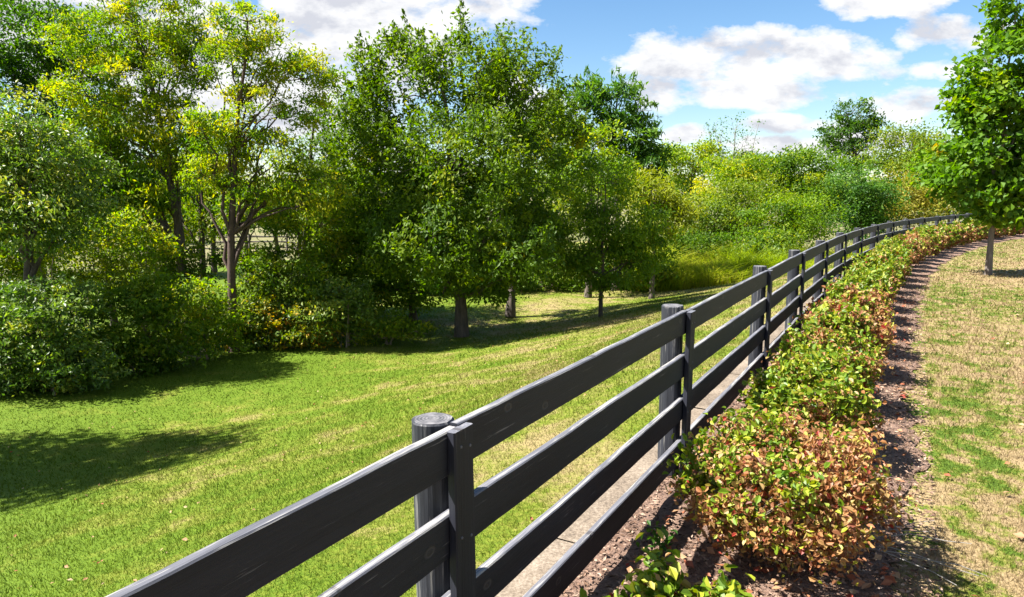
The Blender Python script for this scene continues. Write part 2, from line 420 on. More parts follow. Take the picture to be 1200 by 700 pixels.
# ------------------------------------------------------------------ leaves
def leaves(name, C, Ls, nrm, ax, val, mat, parent, wide=.55, fold=.15, six=False):
    n = len(C)
    a_ = unit(ax); b_ = unit(np.cross(nrm, a_)); nn = np.cross(a_, b_)
    Lh = (Ls * .5)[:, None]; W = (Ls * wide * .5)[:, None]
    if not six:
        V = np.stack([C - a_ * Lh, C + b_ * W + nn * W * fold * 2, C + a_ * Lh - nn * Lh * fold, C - b_ * W + nn * W * fold * 2], 1)
        F = np.arange(4 * n).reshape(-1, 4); k = 4
    else:
        cu = (Ls * RNG.uniform(-.3, .55, n))[:, None]
        V = np.stack([C - a_ * Lh, C - a_ * Lh * .3 + b_ * W * .95 + nn * W * fold * 3, C + a_ * Lh * .45 + b_ * W * .8 + nn * (W * fold * 3 - cu * .3),
                      C + a_ * Lh - nn * cu, C + a_ * Lh * .45 - b_ * W * .8 + nn * (W * fold * 3 - cu * .3), C - a_ * Lh * .3 - b_ * W * .95 + nn * W * fold * 3], 1)
        i0 = np.arange(n)[:, None] * 6
        F = np.concatenate([i0 + np.array([[0, 1, 2, 3]]), i0 + np.array([[0, 3, 4, 5]])], 0); k = 6
    return mesh(name, V.reshape(-1, 3), F, mat, parent, val=np.repeat(val, k))

def curve_pts(p0, p1, n, sag, jit):
    t = np.linspace(0, 1, n)[:, None]
    P = p0 + (p1 - p0) * t
    P[:, 2] += sag * np.sin(t[:, 0] * pi)
    P[1:-1] += RNG.normal(0, jit, (n - 2, 3))
    return P

def plant(name, label, cat, Y, bx, lumps, mat, leaf=.09, dens=3.4, lk=1.22, trunk=None, tz=None, bark=BARK, group=None, airy=.5,
          spike=0, droop=0, wide=.5, hue=(.42, .2), clump=None, six=False, lean=0, stems=1, limbs=1.0, base_z=None, fill=.35, shell=1.0):
    """lumps: (px, py, rx, ry[, dy]) of the photo at distance Y (+dy metres), turned into ellipsoids of real size"""
    zb = LOW if base_z is None else base_z
    leaf = leaf * lk
    b3 = at(bx, 300, Y); base = np.array([b3[0], Y, zb])
    sc = Y / F_PX
    E = []
    for l in lumps:
        dy = l[4] if len(l) > 4 else 0
        c = at(l[0], l[1], Y + dy)
        rx, rz = l[2] * sc, l[3] * sc
        E.append((c, np.array([rx, min(max(rx, .8 * rz), 1.3 * rz + .3), rz])))
    crown_z = [e[0][2] for e in E]
    C0 = np.array([e[0] for e in E]).mean(0)
    obj = empty(name, tuple(base), label, cat, group)
    # clumps
    vol = np.array([e[1][0] * e[1][2] for e in E]); area = (vol * pi).sum()
    nleaf = int(1.7 * dens * area / (leaf * leaf * wide * .62))
    cr = clump or max(.16, .035 * Y * .5)
    ncl = max(12, int(area * (2.7 if airy < .6 else 1.9) / (cr * cr)))
    pick = RNG.choice(len(E), ncl, p=vol / vol.sum())
    dirs = unit(RNG.normal(0, 1, (ncl, 3)))
    rr_ = RNG.uniform(fill, 1, ncl) ** .6 * shell
    ctr = np.array([E[k][0] for k in pick]) + dirs * rr_[:, None] * np.array([E[k][1] for k in pick]) * (1 + RNG.normal(0, .07, (ncl, 1)))
    ctr[:, 2] = np.maximum(ctr[:, 2], zb + cr * .35)
    wgt = RNG.uniform(.35, 1.6, ncl); wgt /= wgt.sum()
    which = RNG.choice(ncl, nleaf, p=wgt)
    clr = cr * RNG.uniform(.6, 1.35, ncl)
    hb_ = RNG.normal(0, .07)
    chue = RNG.normal(hue[0] + .08 + hb_, hue[1] * 1.0, ncl)
    out_d = unit(ctr - C0)
    g = RNG.normal(0, 1, (nleaf, 3)) * (clr[which] * .50)[:, None] * np.array([1, 1, .50])
    if spike:
        sd = unit(out_d * np.array([.6, .6, .4]) + np.array([0, 0, .9]))[which]
        k = RNG.uniform(-.3, 1, nleaf)[:, None]
        g = g * (.95 - .5 * np.clip(k, 0, 1)) + sd * k * spike * (clr[which])[:, None]
    C = ctr[which] + g
    if droop: C[:, 2] -= droop * RNG.uniform(0, 1, nleaf) ** 2 * clr[which] * 1.5
    C[:, 2] = np.maximum(C[:, 2], zb + .03)
    cn = unit(RNG.normal(0, .35, (ncl, 3)) + out_d * .55 + np.array([0, 0, .75]))
    nrm = unit(RNG.normal(0, 1, (nleaf, 3)) * .48 + cn[which])
    ax = unit(RNG.normal(0, 1, (nleaf, 3)) + out_d[which] * .6 + np.array([0, 0, -.35 - droop]))
    val = np.clip(chue[which] + RNG.normal(0, hue[1] * .6, nleaf), 0, 1)
    Ls = leaf * RNG.uniform(.6, 1.35, nleaf)
    o = base
    spr = []
    if spike:
        topn = np.argsort(-(ctr[:, 2] + .5 * np.linalg.norm((ctr - C0)[:, :2], axis=1)))[:max(20, ncl // 4)]
        for ci in topn[RNG.permutation(len(topn))[:int(70 * min(spike, 1))]]:
            dsp = unit(out_d[ci] * np.array([.7, .7, .3]) + np.array([0, 0, .9]) + RNG.normal(0, .15, 3)); ln = clr[ci] * RNG.uniform(1.2, 2.4)
            m_ = int(ln / leaf * 7); t_ = RNG.uniform(.2, 1, m_)[:, None]
            Cs = ctr[ci] + dsp * t_ * ln + RNG.normal(0, leaf * .55, (m_, 3)) * (1.25 - t_)
            C = np.vstack([C, Cs]); nrm = np.vstack([nrm, unit(RNG.normal(0, 1, (m_, 3)))]); ax = np.vstack([ax, unit(RNG.normal(0, .7, (m_, 3)) + dsp)])
            val = np.r_[val, np.clip(RNG.normal(hue[0], hue[1] * .6, m_), 0, 1)]; Ls = np.r_[Ls, leaf * RNG.uniform(.6, 1.2, m_)]
            spr.append((ctr[ci], ctr[ci] + dsp * ln))
    # wood
    tb = Tubes()
    tr = trunk or .035
    topz = tz if tz is not None else max(crown_z)
    for st in range(stems):
        p_end = np.array([C0[0] + RNG.normal(0, .15), C0[1], topz]) if st == 0 else ctr[RNG.integers(ncl)]
        b_off = np.array([0, 0, 0.]) if st == 0 else np.array([RNG.normal(0, tr * 4), RNG.normal(0, tr * 4), 0])
        n = 9
        P = curve_pts(base + b_off, p_end, n, 0, 0)
        hgt = p_end[2] - zb
        wob = np.cumsum(RNG.normal(0, .022 * hgt, (n, 2)), 0); wob[0] = 0
        wob *= np.linspace(0, 1, n)[:, None] ** .7
        P[:, :2] += wob * .6
        t = np.linspace(0, 1, n)
        P[:, 0] = base[0] + b_off[0] + (P[:, 0] - base[0] - b_off[0]) * t ** .6
        R = tr * (1 - .82 * t) ; R[0] *= 1.25
        if st: R = R * .6
        tb.add(P - o, R, 9)
        if st == 0: TP, TR = P, R
    # limbs to every lump, twigs to the clumps
    nodes = [TP[len(TP) // 4:]]; nr = [TR[len(TR) // 4:]]
    for (c, r3) in E:
        for q in range(2):
            tgt = c + RNG.normal(0, .35, 3) * r3
            cand = TP[2:]; low = cand[cand[:, 2] < tgt[2] - .15 * np.linalg.norm(cand[:, :2] - tgt[:2], axis=1)]
            k = len(low) - 1 if len(low) else 0
            k = RNG.integers(max(0, k - 2), k + 1)
            p0 = cand[k]; r0 = TR[2:][k] * .55
            P = curve_pts(p0, tgt, 7, .08 * np.linalg.norm(tgt - p0), .03 * np.linalg.norm(tgt - p0))
            R = np.linspace(r0, r0 * .25, 7)
            tb.add(P - o, R, 6); nodes.append(P[2:]); nr.append(R[2:])
    NP = np.vstack(nodes); NR = np.concatenate(nr)
    for ci in RNG.permutation(ncl)[:int(min(ncl, 170 * limbs))]:
        dd = np.linalg.norm(NP - ctr[ci], axis=1) + 2 * np.maximum(NP[:, 2] - ctr[ci][2], 0)
        k = int(np.argmin(dd)); ln = dd[k]
        tip = ctr[ci] + (ctr[ci] - NP[k]) * .15
        P = curve_pts(NP[k], tip, 5, .06 * ln, .05 * ln)
        r0 = min(NR[k] * .6, .012 + .012 * ln)
        tb.add(P - o, np.linspace(r0, max(r0 * .2, .0025), 5), 4)
    for a_, b_ in spr: tb.add(curve_pts(a_, b_, 3, 0, 0) - o, [.008, .006, .003], 4)
    leaves('crown' if trunk else 'foliage', C - o, Ls, nrm, ax, val, mat, obj, wide, six=six)
    tb.build('trunk' if trunk else 'stems', bark, obj)
    return obj

TREES_BEHIND = 'trees in the wood edge left of the lawn'
FAR = 'trees and bushes beyond the far end of the lawn'
# --- trees standing on the lawn
plant('broadleaf_tree', 'largest broad leafy tree on the lawn, stout trunk, spiky twig tips against the clouds', 'tree', 19.2, 540,
      [(548, 92, 66, 44), (468, 98, 50, 46), (610, 112, 50, 56), (430, 160, 40, 50), (560, 175, 100, 70), (450, 205, 58, 70), (545, 262, 110, 62), (470, 285, 50, 45), (560, 330, 62, 26, -.6), (620, 290, 45, 40), (500, 290, 56, 40, -1.7), (590, 300, 60, 38, -1.7), (545, 200, 80, 60, -1.4)],
      G['main'], leaf=.105, dens=2.6, trunk=.18, spike=1.1, clump=.42, wide=.5, hue=(.40, .2), limbs=1.6)
plant('young_tree', 'small pale green tree behind and left of the stout lawn tree', 'tree', 21.6, 483,
      [(432, 232, 44, 52), (408, 285, 42, 48), (455, 315, 46, 36), (422, 345, 44, 30), (478, 340, 42, 26)], G['lime'], leaf=.10, dens=3.0, trunk=.12, clump=.42, hue=(.3, .2))
plant('dark_trunk_tree', 'dark forked tree at the back of the lawn just right of the stout lawn tree', 'tree', 22.5, 598,
      [(625, 190, 46, 50), (600, 262, 40, 40), (650, 165, 34, 40), (632, 285, 26, 16)], G['main'], leaf=.11, dens=2.8, trunk=.15, clump=.5, spike=.8, hue=(.35, .18))
plant('slim_tree', 'slender young tree with a rounded low crown nearest the fence on the lawn', 'tree', 20.3, 705,
      [(705, 215, 42, 34), (735, 255, 44, 36), (680, 278, 44, 44), (715, 308, 62, 28), (762, 290, 30, 20)], G['lime'], leaf=.095, dens=2.7, trunk=.075, clump=.36, droop=.5, wide=.40, hue=(.40, .18))
# --- wood edge on the left
plant('dark_tree', 'tall dark green tree in the top left corner behind the others', 'tree', 24, 42,
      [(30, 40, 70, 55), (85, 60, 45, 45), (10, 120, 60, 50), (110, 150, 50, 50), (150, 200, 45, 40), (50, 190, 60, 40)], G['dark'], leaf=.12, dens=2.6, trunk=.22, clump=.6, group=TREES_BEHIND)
plant('pale_leaf_tree', 'pale glossy leaved tree leaning in from the left picture edge', 'tree', 14.6, 25,
      [(25, 145, 52, 32), (60, 185, 52, 38), (15, 215, 60, 45), (85, 232, 48, 32), (45, 262, 66, 34), (-40, 190, 60, 60)], G['dusty'], leaf=.085, dens=2.9, trunk=.14, clump=.34, droop=.3, wide=.42, hue=(.58, .25), group=TREES_BEHIND)
plant('walnut_tree', 'tall airy yellow green tree with a dark leaning trunk, left of centre wood', 'tree', 18.6, 214,
      [(120, 45, 52, 38), (180, 15, 62, 45), (100, 105, 42, 36), (175, 90, 62, 42), (225, 60, 38, 34), (150, 150, 52, 30), (205, 160, 46, 36), (180, 215, 45, 28), (125, 210, 38, 22), (165, 245, 34, 16), (100, 160, 40, 30)],
      G['lime'], leaf=.095, dens=2.5, trunk=.15, clump=.36, wide=.36, hue=(.55, .25), airy=.7, droop=.3, limbs=1.5, group=TREES_BEHIND)
plant('locust_tree', 'tall airy tree with a reddish brown straight trunk and sky between its boughs', 'tree', 17.2, 268,
      [(285, 30, 40, 32), (262, 62, 26, 30), (318, 70, 34, 28), (358, 88, 34, 26), (300, 118, 44, 28), (352, 130, 30, 18), (262, 150, 46, 30), (322, 180, 52, 26), (245, 205, 36, 24), (352, 215, 40, 20), (310, 222, 34, 16), (375, 240, 30, 24)],
      G['lime'], leaf=.09, dens=2.3, trunk=.12, clump=.32, wide=.36, hue=(.5, .26), airy=.7, droop=.3, limbs=1.5, bark=bark_mat('red_bark', (.03, .018, .014), (.10, .06, .045)), group=TREES_BEHIND)
plant('leaning_tree', 'ivy hung leaning tree between the two tallest airy trunks', 'tree', 20.5, 236,
      [(225, 195, 34, 26), (245, 165, 34, 26), (205, 225, 26, 18), (240, 262, 12, 26)], G['mid'], leaf=.095, dens=1.8, trunk=.13, clump=.34, hue=(.5, .2), group=TREES_BEHIND)
plant('shady_tree', 'mid green tree with dark trunk between the airy tree and the stout lawn tree', 'tree', 23, 357,
      [(372, 190, 36, 36), (395, 150, 26, 40), (350, 238, 40, 26), (390, 250, 34, 34), (372, 290, 18, 22)], G['mid'], leaf=.105, dens=2.4, trunk=.18, clump=.44, hue=(.5, .22), group=TREES_BEHIND)
plant('hollow_tree', 'thin dark tree deep in the shade at far left behind the pale leaves', 'tree', 19, 128,
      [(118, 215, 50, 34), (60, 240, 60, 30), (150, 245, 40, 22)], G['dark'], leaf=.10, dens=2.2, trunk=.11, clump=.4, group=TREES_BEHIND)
for k, (px, Y, top, r) in enumerate([(325, 33, 190, 40), (290, 31, 205, 34), (180, 34, 175, 50), (60, 36, 150, 60), (420, 36, 180, 45), (250, 36, 165, 40), (380, 40, 200, 34), (-20, 30, 140, 60)]):
    lab = ['slim tree with bare lower trunk before the pale field', 'second slim tree before the pale field, left of the reddish trunk gap', 'bright sunlit tree behind the tall airy pair',
           'sunlit tree behind the dark corner tree', 'tree glimpsed behind the left side of the stout lawn tree', 'lime tree glimpsed behind the ivy hung leaning trunk',
           'small far tree beyond the pale field gap, right end', 'leafy tree cut by the left edge behind the pale leaved tree'][k]
    plant('woodland_tree', lab, 'tree', Y, px, [(px, top + r, r, r * .8), (px + r * .4, top + r * 1.6, r * .7, r * .45), (px - r * .5, top + r * 1.4, r * .7, r * .5)] + ([(px, 262, r, 18), (px + r * .6, 240, r * .6, 20)] if k in (2, 3, 4, 5, 7) else []),
          G[['lime', 'mid', 'lime', 'mid', 'mid', 'lime', 'olive', 'dark'][k]], leaf=.16, dens=2.0, trunk=.14, clump=.6, hue=(.55, .22), limbs=.4, group=TREES_BEHIND)
plant('overhanging_tree', 'big tree beyond the left picture edge whose crown shades the lawn', 'tree', 8.7, -520,
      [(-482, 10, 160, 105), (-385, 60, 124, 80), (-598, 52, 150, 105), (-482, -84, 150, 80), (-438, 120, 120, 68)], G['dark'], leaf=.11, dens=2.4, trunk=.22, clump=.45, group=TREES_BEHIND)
for k, (px, Y, top, r_, mt_) in enumerate([(-40, 52, 225, 60, 'mid'), (50, 56, 215, 60, 'lime'), (120, 52, 230, 44, 'mid'), (185, 60, 225, 44, 'lime'), (390, 54, 225, 44, 'lime'), (460, 50, 235, 50, 'mid'), (540, 52, 225, 50, 'olive'), (235, 70, 225, 36, 'lime'), (330, 75, 228, 40, 'olive')]):
    lab = ['leafy bush beyond the rail fence at the left picture edge', 'bright bush beyond the rail fence behind the pale leaves', 'green bush beyond the rail fence behind the thin dark tree', 'bright bush beyond the rail fence left of the ivy hung trunk',
           'yellow green bush beyond the field gap on its right', 'green bush far behind the small pale green tree', 'olive bush far behind the stout trunk', 'small bright bush far out in the field left of the reddish trunk', 'olive bush far out at the back of the pale field'][k]
    plant('field_bush', lab, 'bush', Y, px, [(px, top + 16, r_ * .6, 18), (px - r_ * .5, top + 30, r_ * .6, 22), (px + r_ * .5, top + 30, r_ * .6, 22)] if k < 7 else [(px, top + 12, r_, 9)], G[mt_], leaf=.005 * Y, dens=2.4, clump=.018 * Y, limbs=.3, hue=(.55, .22), group='bushes beyond the rail fence')
# --- understorey on the left
UNDER = 'shrubs along the foot of the wood edge'
for (nm, lab, Y, bx, lumps, mt, leaf, dens, hue, kw) in [
    ('glossy_shrub', 'large glossy silvery green shrub at the left picture edge touching the lawn', 13.6, 40, [(30, 400, 66, 44), (88, 415, 42, 36), (-30, 380, 60, 60), (60, 355, 50, 34), (20, 440, 60, 22), (70, 440, 60, 18), (-20, 450, 50, 20)], 'dusty', .075, 3.4, (.55, .25), {}),
    ('dark_shrub', 'plain green shrub at the lawn edge right of the glossy silvery one', 15.2, 165, [(150, 372, 46, 44), (195, 388, 34, 32), (130, 410, 34, 24), (185, 350, 36, 26), (160, 425, 50, 14), (215, 412, 34, 12)], 'mid', .085, 3.2, (.45, .22), {}),
    ('lime_shrub', 'bright lime green shrub in front of the dark trunks', 16.4, 235, [(232, 352, 30, 26), (250, 378, 30, 28), (218, 385, 24, 20), (245, 402, 36, 10)], 'lime', .085, 3.0, (.45, .2), {}),
    ('golden_shrub', 'shrub with yellow and orange leaves beside the lawn edge', 17.6, 330, [(300, 368, 32, 26), (345, 372, 40, 26), (325, 392, 44, 14), (375, 385, 26, 18), (300, 398, 40, 9), (350, 396, 44, 9), (270, 385, 26, 18)], 'rust', .085, 3.0, (.20, .26), {}),
    ('leafy_shrub', 'mid green shrub behind the golden shrub, right of the reddish trunk', 18.2, 320, [(305, 318, 34, 22), (345, 325, 38, 28), (300, 345, 30, 18), (375, 345, 30, 24), (300, 300, 34, 12)], 'mid', .09, 3.0, (.55, .22), {}),
    ('edge_shrub', 'pale green shrub at the lawn edge left of the stout lawn tree', 18.0, 405, [(400, 352, 38, 32), (425, 375, 30, 20), (385, 385, 26, 14)], 'dusty', .085, 3.2, (.6, .2), {}),
    ('low_shrub', 'low arching shrub with pale leaves under the stout lawn tree', 18.2, 450, [(450, 380, 36, 14), (420, 395, 20, 9), (488, 385, 22, 12)], 'mid', .085, 2.8, (.6, .2), {}),
    ('trailing_shrub', 'olive shrub tangle below the split rail fence at far left', 17, 95, [(95, 310, 50, 22), (50, 325, 50, 24), (140, 320, 36, 22), (10, 300, 40, 22)], 'olive', .08, 2.6, (.5, .25), {}),
    ('sapling', 'tall leafy sapling filling the shade between the pale leaves and the leaning trunk', 21, 100, [(90, 235, 50, 34), (130, 262, 40, 26), (50, 262, 40, 26)], 'mid', .10, 2.6, (.6, .25), {}),
    ('sapling', 'bushy young tree filling the wood edge left of the small pale green tree', 21, 385, [(380, 225, 30, 36), (400, 270, 30, 34), (372, 322, 34, 26)], 'main', .10, 2.6, (.6, .25), {}),
    ('sapling', 'bushy sapling just behind the leaning airy trunk', 22, 205, [(200, 262, 28, 30), (185, 232, 34, 26), (165, 305, 30, 22)], 'lime', .10, 2.2, (.5, .25), {}),
    ('sapling', 'airy sapling with hanging leaves in front of the pale field gap', 20, 300, [(300, 246, 34, 16), (340, 240, 30, 22), (352, 285, 18, 22), (290, 300, 26, 12)], 'lime', .09, 1.5, (.5, .25), {}),
    ('sapling', 'leafy sapling under the pale leaves at far left', 16.5, 50, [(30, 290, 50, 26), (75, 275, 40, 24), (-10, 275, 40, 30)], 'mid', .085, 2.2, (.6, .25), {}),
    ('sapling', 'yellow green sapling left of the leaning airy trunk', 17.5, 160, [(150, 268, 34, 26), (120, 285, 30, 20), (182, 290, 24, 20)], 'lime', .085, 2.0, (.6, .25), {}),
    ('sapling', 'thin sapling in the gap right of the reddish trunk', 20, 330, [(330, 262, 26, 14), (380, 300, 26, 26), (395, 255, 24, 30)], 'lime', .095, 1.8, (.5, .25), {}),
    ('bramble', 'dark bramble around the feet of the two airy trees', 18.8, 200, [(180, 315, 34, 18), (225, 325, 28, 14), (200, 340, 30, 16), (245, 300, 34, 13)], 'mid', .085, 2.8, (.5, .25), {}),
    ('shade_shrub', 'dark shrub in the gap right of the stout trunk', 28, 545, [(520, 320, 40, 30), (575, 318, 40, 26), (540, 345, 50, 12)], 'dark', .13, 3.0, (.45, .2), {}),
    ('hollow_shrub', 'bright green shrub seen between the forked tree and the slender tree', 29, 650, [(630, 322, 34, 20), (665, 330, 26, 16), (610, 345, 30, 10)], 'mid', .13, 3.0, (.6, .2), {}),
    ('back_shrub', 'shaded shrub behind the slender tree trunk', 30, 700, [(690, 320, 40, 22), (740, 322, 40, 20), (715, 335, 50, 12)], 'dark', .13, 3.0, (.6, .2), {}),
    ('wispy_shrub', 'yellow green airy shrub beyond the forked tree', 36, 610, [(600, 275, 60, 28), (650, 260, 50, 30), (550, 280, 40, 26)], 'olive', .18, 1.2, (.8, .2), {}),
    ('sapling_shrub', 'leafy green shrub at the lawn end right of the slender tree', 29, 790, [(765, 308, 28, 22), (750, 325, 26, 12)], 'mid', .13, 3.0, (.5, .2), {}),
    ]:
    plant(nm, lab, 'shrub', Y, bx, lumps, G[mt], leaf=leaf, dens=dens, hue=hue, stems=4, clump=max(.26, .017 * Y), limbs=.6, tz=at(bx, lumps[0][1], Y)[2], bark=TWIG, group=UNDER, **kw)

# --- beyond the far end of the lawn
plant('compound_leaf_tree', 'deep green tree with feathery whorled leaves behind the stout tree against the sky', 'tree', 29, 722,
      [(690, 115, 26, 20), (722, 125, 30, 24), (755, 135, 16, 16), (742, 160, 30, 26), (768, 185, 18, 16), (705, 155, 26, 22), (745, 200, 34, 26)], G['blue'], leaf=.24, dens=3.0, trunk=.16, clump=.42, wide=.28, hue=(.6, .25), spike=.4, group=FAR)
plant('yellowing_tree', 'yellow green tree right behind the stout lawn tree', 'tree', 27, 690,
      [(695, 178, 40, 34), (665, 205, 34, 40), (725, 205, 32, 24)], G['lime'], leaf=.14, dens=2.8, trunk=.13, clump=.46, hue=(.6, .22), group=FAR)
plant('feathery_tree', 'bright tree with pale feathery drooping sprays right of the slender tree', 'tree', 25.5, 765,
      [(760, 225, 34, 24), (795, 240, 26, 16), (775, 255, 34, 22), (745, 280, 30, 22)], G['olive'], leaf=.17, dens=3.0, trunk=.11, clump=.42, wide=.28, hue=(.75, .22), droop=.6, group=FAR)
specs = [
    ('orange_tinged_tree', 'yellow tree with an orange tinge behind the feathery one', 46, 808, [(803, 195, 26, 22), (790, 180, 18, 12), (822, 185, 14, 14)], 'lime', (0.59, .24)),
    ('rounded_bush', 'bright yellow green rounded bush below the bare branched tree', 42, 862, [(845, 200, 20, 16), (875, 200, 20, 16), (862, 222, 40, 24)], 'lime', (0.46, .24)),
    ('olive_bush', 'big olive brown bush in the middle of the thicket', 36, 850, [(850, 245, 44, 28), (815, 262, 34, 28), (880, 235, 36, 24), (840, 285, 46, 22)], 'olive', (0.39, .24)),
    ('thicket_tree', 'yellowish broad tree right of the bare branched tree against the sky', 44, 930, [(925, 198, 36, 22), (950, 205, 36, 28), (900, 208, 26, 20), (940, 235, 40, 26)], 'lime', (0.34, .24)),
    ('green_bush', 'fresh green bush low in the thicket above the black fence', 33, 925, [(905, 262, 34, 26), (945, 252, 32, 26), (880, 285, 34, 18), (935, 275, 34, 16)], 'lime', (0.20, .24)),
    ('dark_gap_bush', 'dark bush between the fresh green bush and the round blue green one', 37, 965, [(968, 240, 20, 28), (960, 215, 16, 14)], 'mid', (0.20, .24)),
    ('round_blue_tree', 'round blue green tree above the middle of the black fence', 35, 1008, [(1008, 222, 30, 28), (995, 245, 26, 22), (1022, 245, 24, 26), (1005, 265, 30, 14)], 'blue', (0.44, .24)),
    ('tan_bush', 'tan brown bush standing behind the far fence posts', 38, 1050, [(1050, 228, 22, 24), (1070, 240, 24, 20), (1042, 245, 16, 16)], 'tan', (0.29, .24)),
    ('olive_tree', 'olive green tree right of the tall dark tree', 52, 1062, [(1062, 168, 30, 18), (1045, 182, 24, 20), (1085, 178, 22, 20), (1068, 205, 36, 24)], 'olive', (0.39, .24)),
    ('fence_end_tree', 'yellow green tree behind the far end of the fence', 43, 1110, [(1105, 205, 30, 26), (1090, 232, 30, 22), (1130, 225, 30, 26)], 'lime', (0.34, .24)),
    ('right_back_tree', 'green tree behind the maple at the right picture edge', 44, 1180, [(1175, 215, 36, 30), (1210, 200, 40, 40), (1150, 235, 30, 18)], 'mid', (0.39, .24)),
    ('grey_bush', 'grey green bush at the foot of the thicket above the tall grass', 32, 900, [(905, 290, 22, 12), (880, 296, 16, 10)], 'dusty', (0.64, .24)),
    ('low_thicket', 'dark green low bush where the thicket meets the lawn end', 33, 790, [(790, 282, 30, 14), (815, 286, 22, 10)], 'mid', (0.24, .24)),
]
for (nm, lab, Y, bx, lumps, mt, hue) in specs:
    plant(nm, lab, 'tree' if 'tree' in nm else 'bush', Y, bx, lumps, G[mt], leaf=.0037 * Y, dens=3.3, fill=.62, lk=1.15, hue=hue, trunk=.12 if 'tree' in nm else None, clump=.023 * Y, limbs=.35, group=FAR)
plant('tall_dark_tree', 'lone tall dark green tree standing above the thicket against the clouds', 'tree', 62, 1000,
      [(1000, 135, 24, 18), (985, 158, 24, 22), (1012, 155, 18, 20), (1000, 180, 28, 18), (998, 210, 18, 14)], G['dark'], leaf=.22, dens=2.3, trunk=.3, clump=.75, hue=(.55, .25), group=FAR)
plant('sparse_tree', 'nearly bare tree with thin pale branches rising against the sky', 'tree', 47, 856,
      [(856, 152, 32, 20), (840, 165, 18, 18), (872, 165, 18, 18), (850, 190, 32, 14), (885, 190, 16, 12)], G['blue'], leaf=.13, dens=.13, trunk=.12, clump=.5, hue=(.5, .2), bark=GREY_TWIG, limbs=1.6, stems=12, group=FAR)
plant('dull_tree', 'dull grey green tree under the bare branches', 'tree', 48, 840,
      [(835, 190, 26, 16), (880, 195, 22, 16)], G['olive'], leaf=.2, dens=2.2, trunk=.12, clump=.7, hue=(.2, .2), limbs=.4, group=FAR)
for k, (px, Y, top) in enumerate([(-120, 70, 190), (20, 85, 205), (150, 75, 200), (410, 80, 205), (520, 75, 200), (640, 80, 195), (760, 78, 200), (1010, 80, 205), (1150, 75, 200), (1260, 70, 190)]):
    plant('distant_tree', ['far tree cut off left of the wood', 'far tree behind the glossy shrub corner', 'far tree seen through the yellow green airy crown', 'far tree behind the mid green wood tree', 'far tree behind the stout tree crown, left half', 'far tree behind the stout tree crown, right half',
          'far tree behind the feathery tree', 'far tree behind the round blue green tree', 'far tree behind the maple crown', 'far tree beyond the right picture edge'][k], 'tree', Y, px,
          [(px, top + 18, 55, 20), (px + 40, top + 24, 40, 18), (px - 40, top + 26, 40, 18)], G[['mid', 'olive', 'mid', 'lime', 'mid'][k % 5]], leaf=.35, dens=2.4, trunk=.25, clump=1.3, limbs=.2, group='distant trees')
# --- maple on the dry lawn
plant('maple_tree', 'young maple with bright leaves and grey trunk on the dry lawn at right', 'tree', 14.9, 1160,
      [(1190, 15, 34, 44), (1178, 75, 46, 36), (1165, 110, 40, 30), (1205, 110, 52, 40), (1150, 135, 34, 26), (1120, 185, 34, 26), (1175, 185, 60, 34), (1100, 210, 34, 18), (1150, 224, 46, 20), (1215, 220, 50, 34), (1235, 160, 50, 50), (1168, 252, 26, 13), (1200, 248, 46, 17)],
      G['maple'], leaf=.10, dens=4.6, trunk=.062, clump=.30, wide=.85, hue=(.36, .15), bark=BARK_L, base_z=0.0, limbs=1.2)

# ------------------------------------------------------------------ tall grass beyond the lawn
def tall_grass(nt_, per, px0, px1, Y0, Y1, label, h0):
    n = nt_ * per
    cY = RNG.uniform(Y0, Y1, nt_); cpx = RNG.uniform(px0, px1, nt_)
    cP = np.c_[(cpx - 600) / F_PX * cY * 1.02, cY]
    ch = h0 * (.55 + .45 * RNG.uniform(0, 1, nt_)) * (.6 + .4 * sstep(Y0, Y0 + 3, cY)) * (1 + .25 * np.sin(cP[:, 0] * 1.3) * np.cos(cP[:, 1]))
    cv = np.clip(.45 + .25 * np.sin(cP[:, 0] * .9 + 1) + RNG.normal(0, .22, nt_), 0, 1)
    w_ = np.repeat(np.arange(nt_), per)
    off = RNG.normal(0, 1, (n, 2)) * .16
    P = cP[w_] + off
    ok = right_of(P) < -3
    P = P[ok]; off = off[ok]; w_ = w_[ok]; m = len(P)
    h = ch[w_] * RNG.uniform(.55, 1.1, m)
    th = RNG.uniform(0, 2 * pi, m); side = np.c_[np.cos(th), np.sin(th), np.zeros(m)] * .014
    l = off * 1.3 + RNG.normal(0, .12, (m, 2)); B = np.c_[P, np.full(m, LOW)]
    mid = B + np.c_[l * h[:, None] * .5, h * .65]; tip = B + np.c_[l * h[:, None] * 2.4 + np.array([.1, -.05]), h * RNG.uniform(.7, 1.05, m)]
    V = np.stack([B - side, B + side, mid + side * .9, mid - side * .9, tip, tip + side * .1], 1).reshape(-1, 3)
    i0 = np.arange(m)[:, None] * 6
    F = np.concatenate([i0 + np.array([[0, 1, 2, 3]]), i0 + np.array([[3, 2, 5, 4]])])
    val = np.clip(cv[w_] + RNG.normal(0, .12, m), 0, 1)
    tag(mesh('tall_grass', V, F, M_TALL, val=np.repeat(val, 6)), label, 'grass', kind='stuff')
M_TALL = leaf_mat('tall_grass_blade', [(0, (.14, .20, .010)), (.5, (.25, .32, .016)), (1, (.40, .37, .05))], .5, .6, .2)
tall_grass(1100, 60, 745, 1060, 28.5, 35, 'bright yellow green tall grass between the lawn end and the thicket', 1.75)

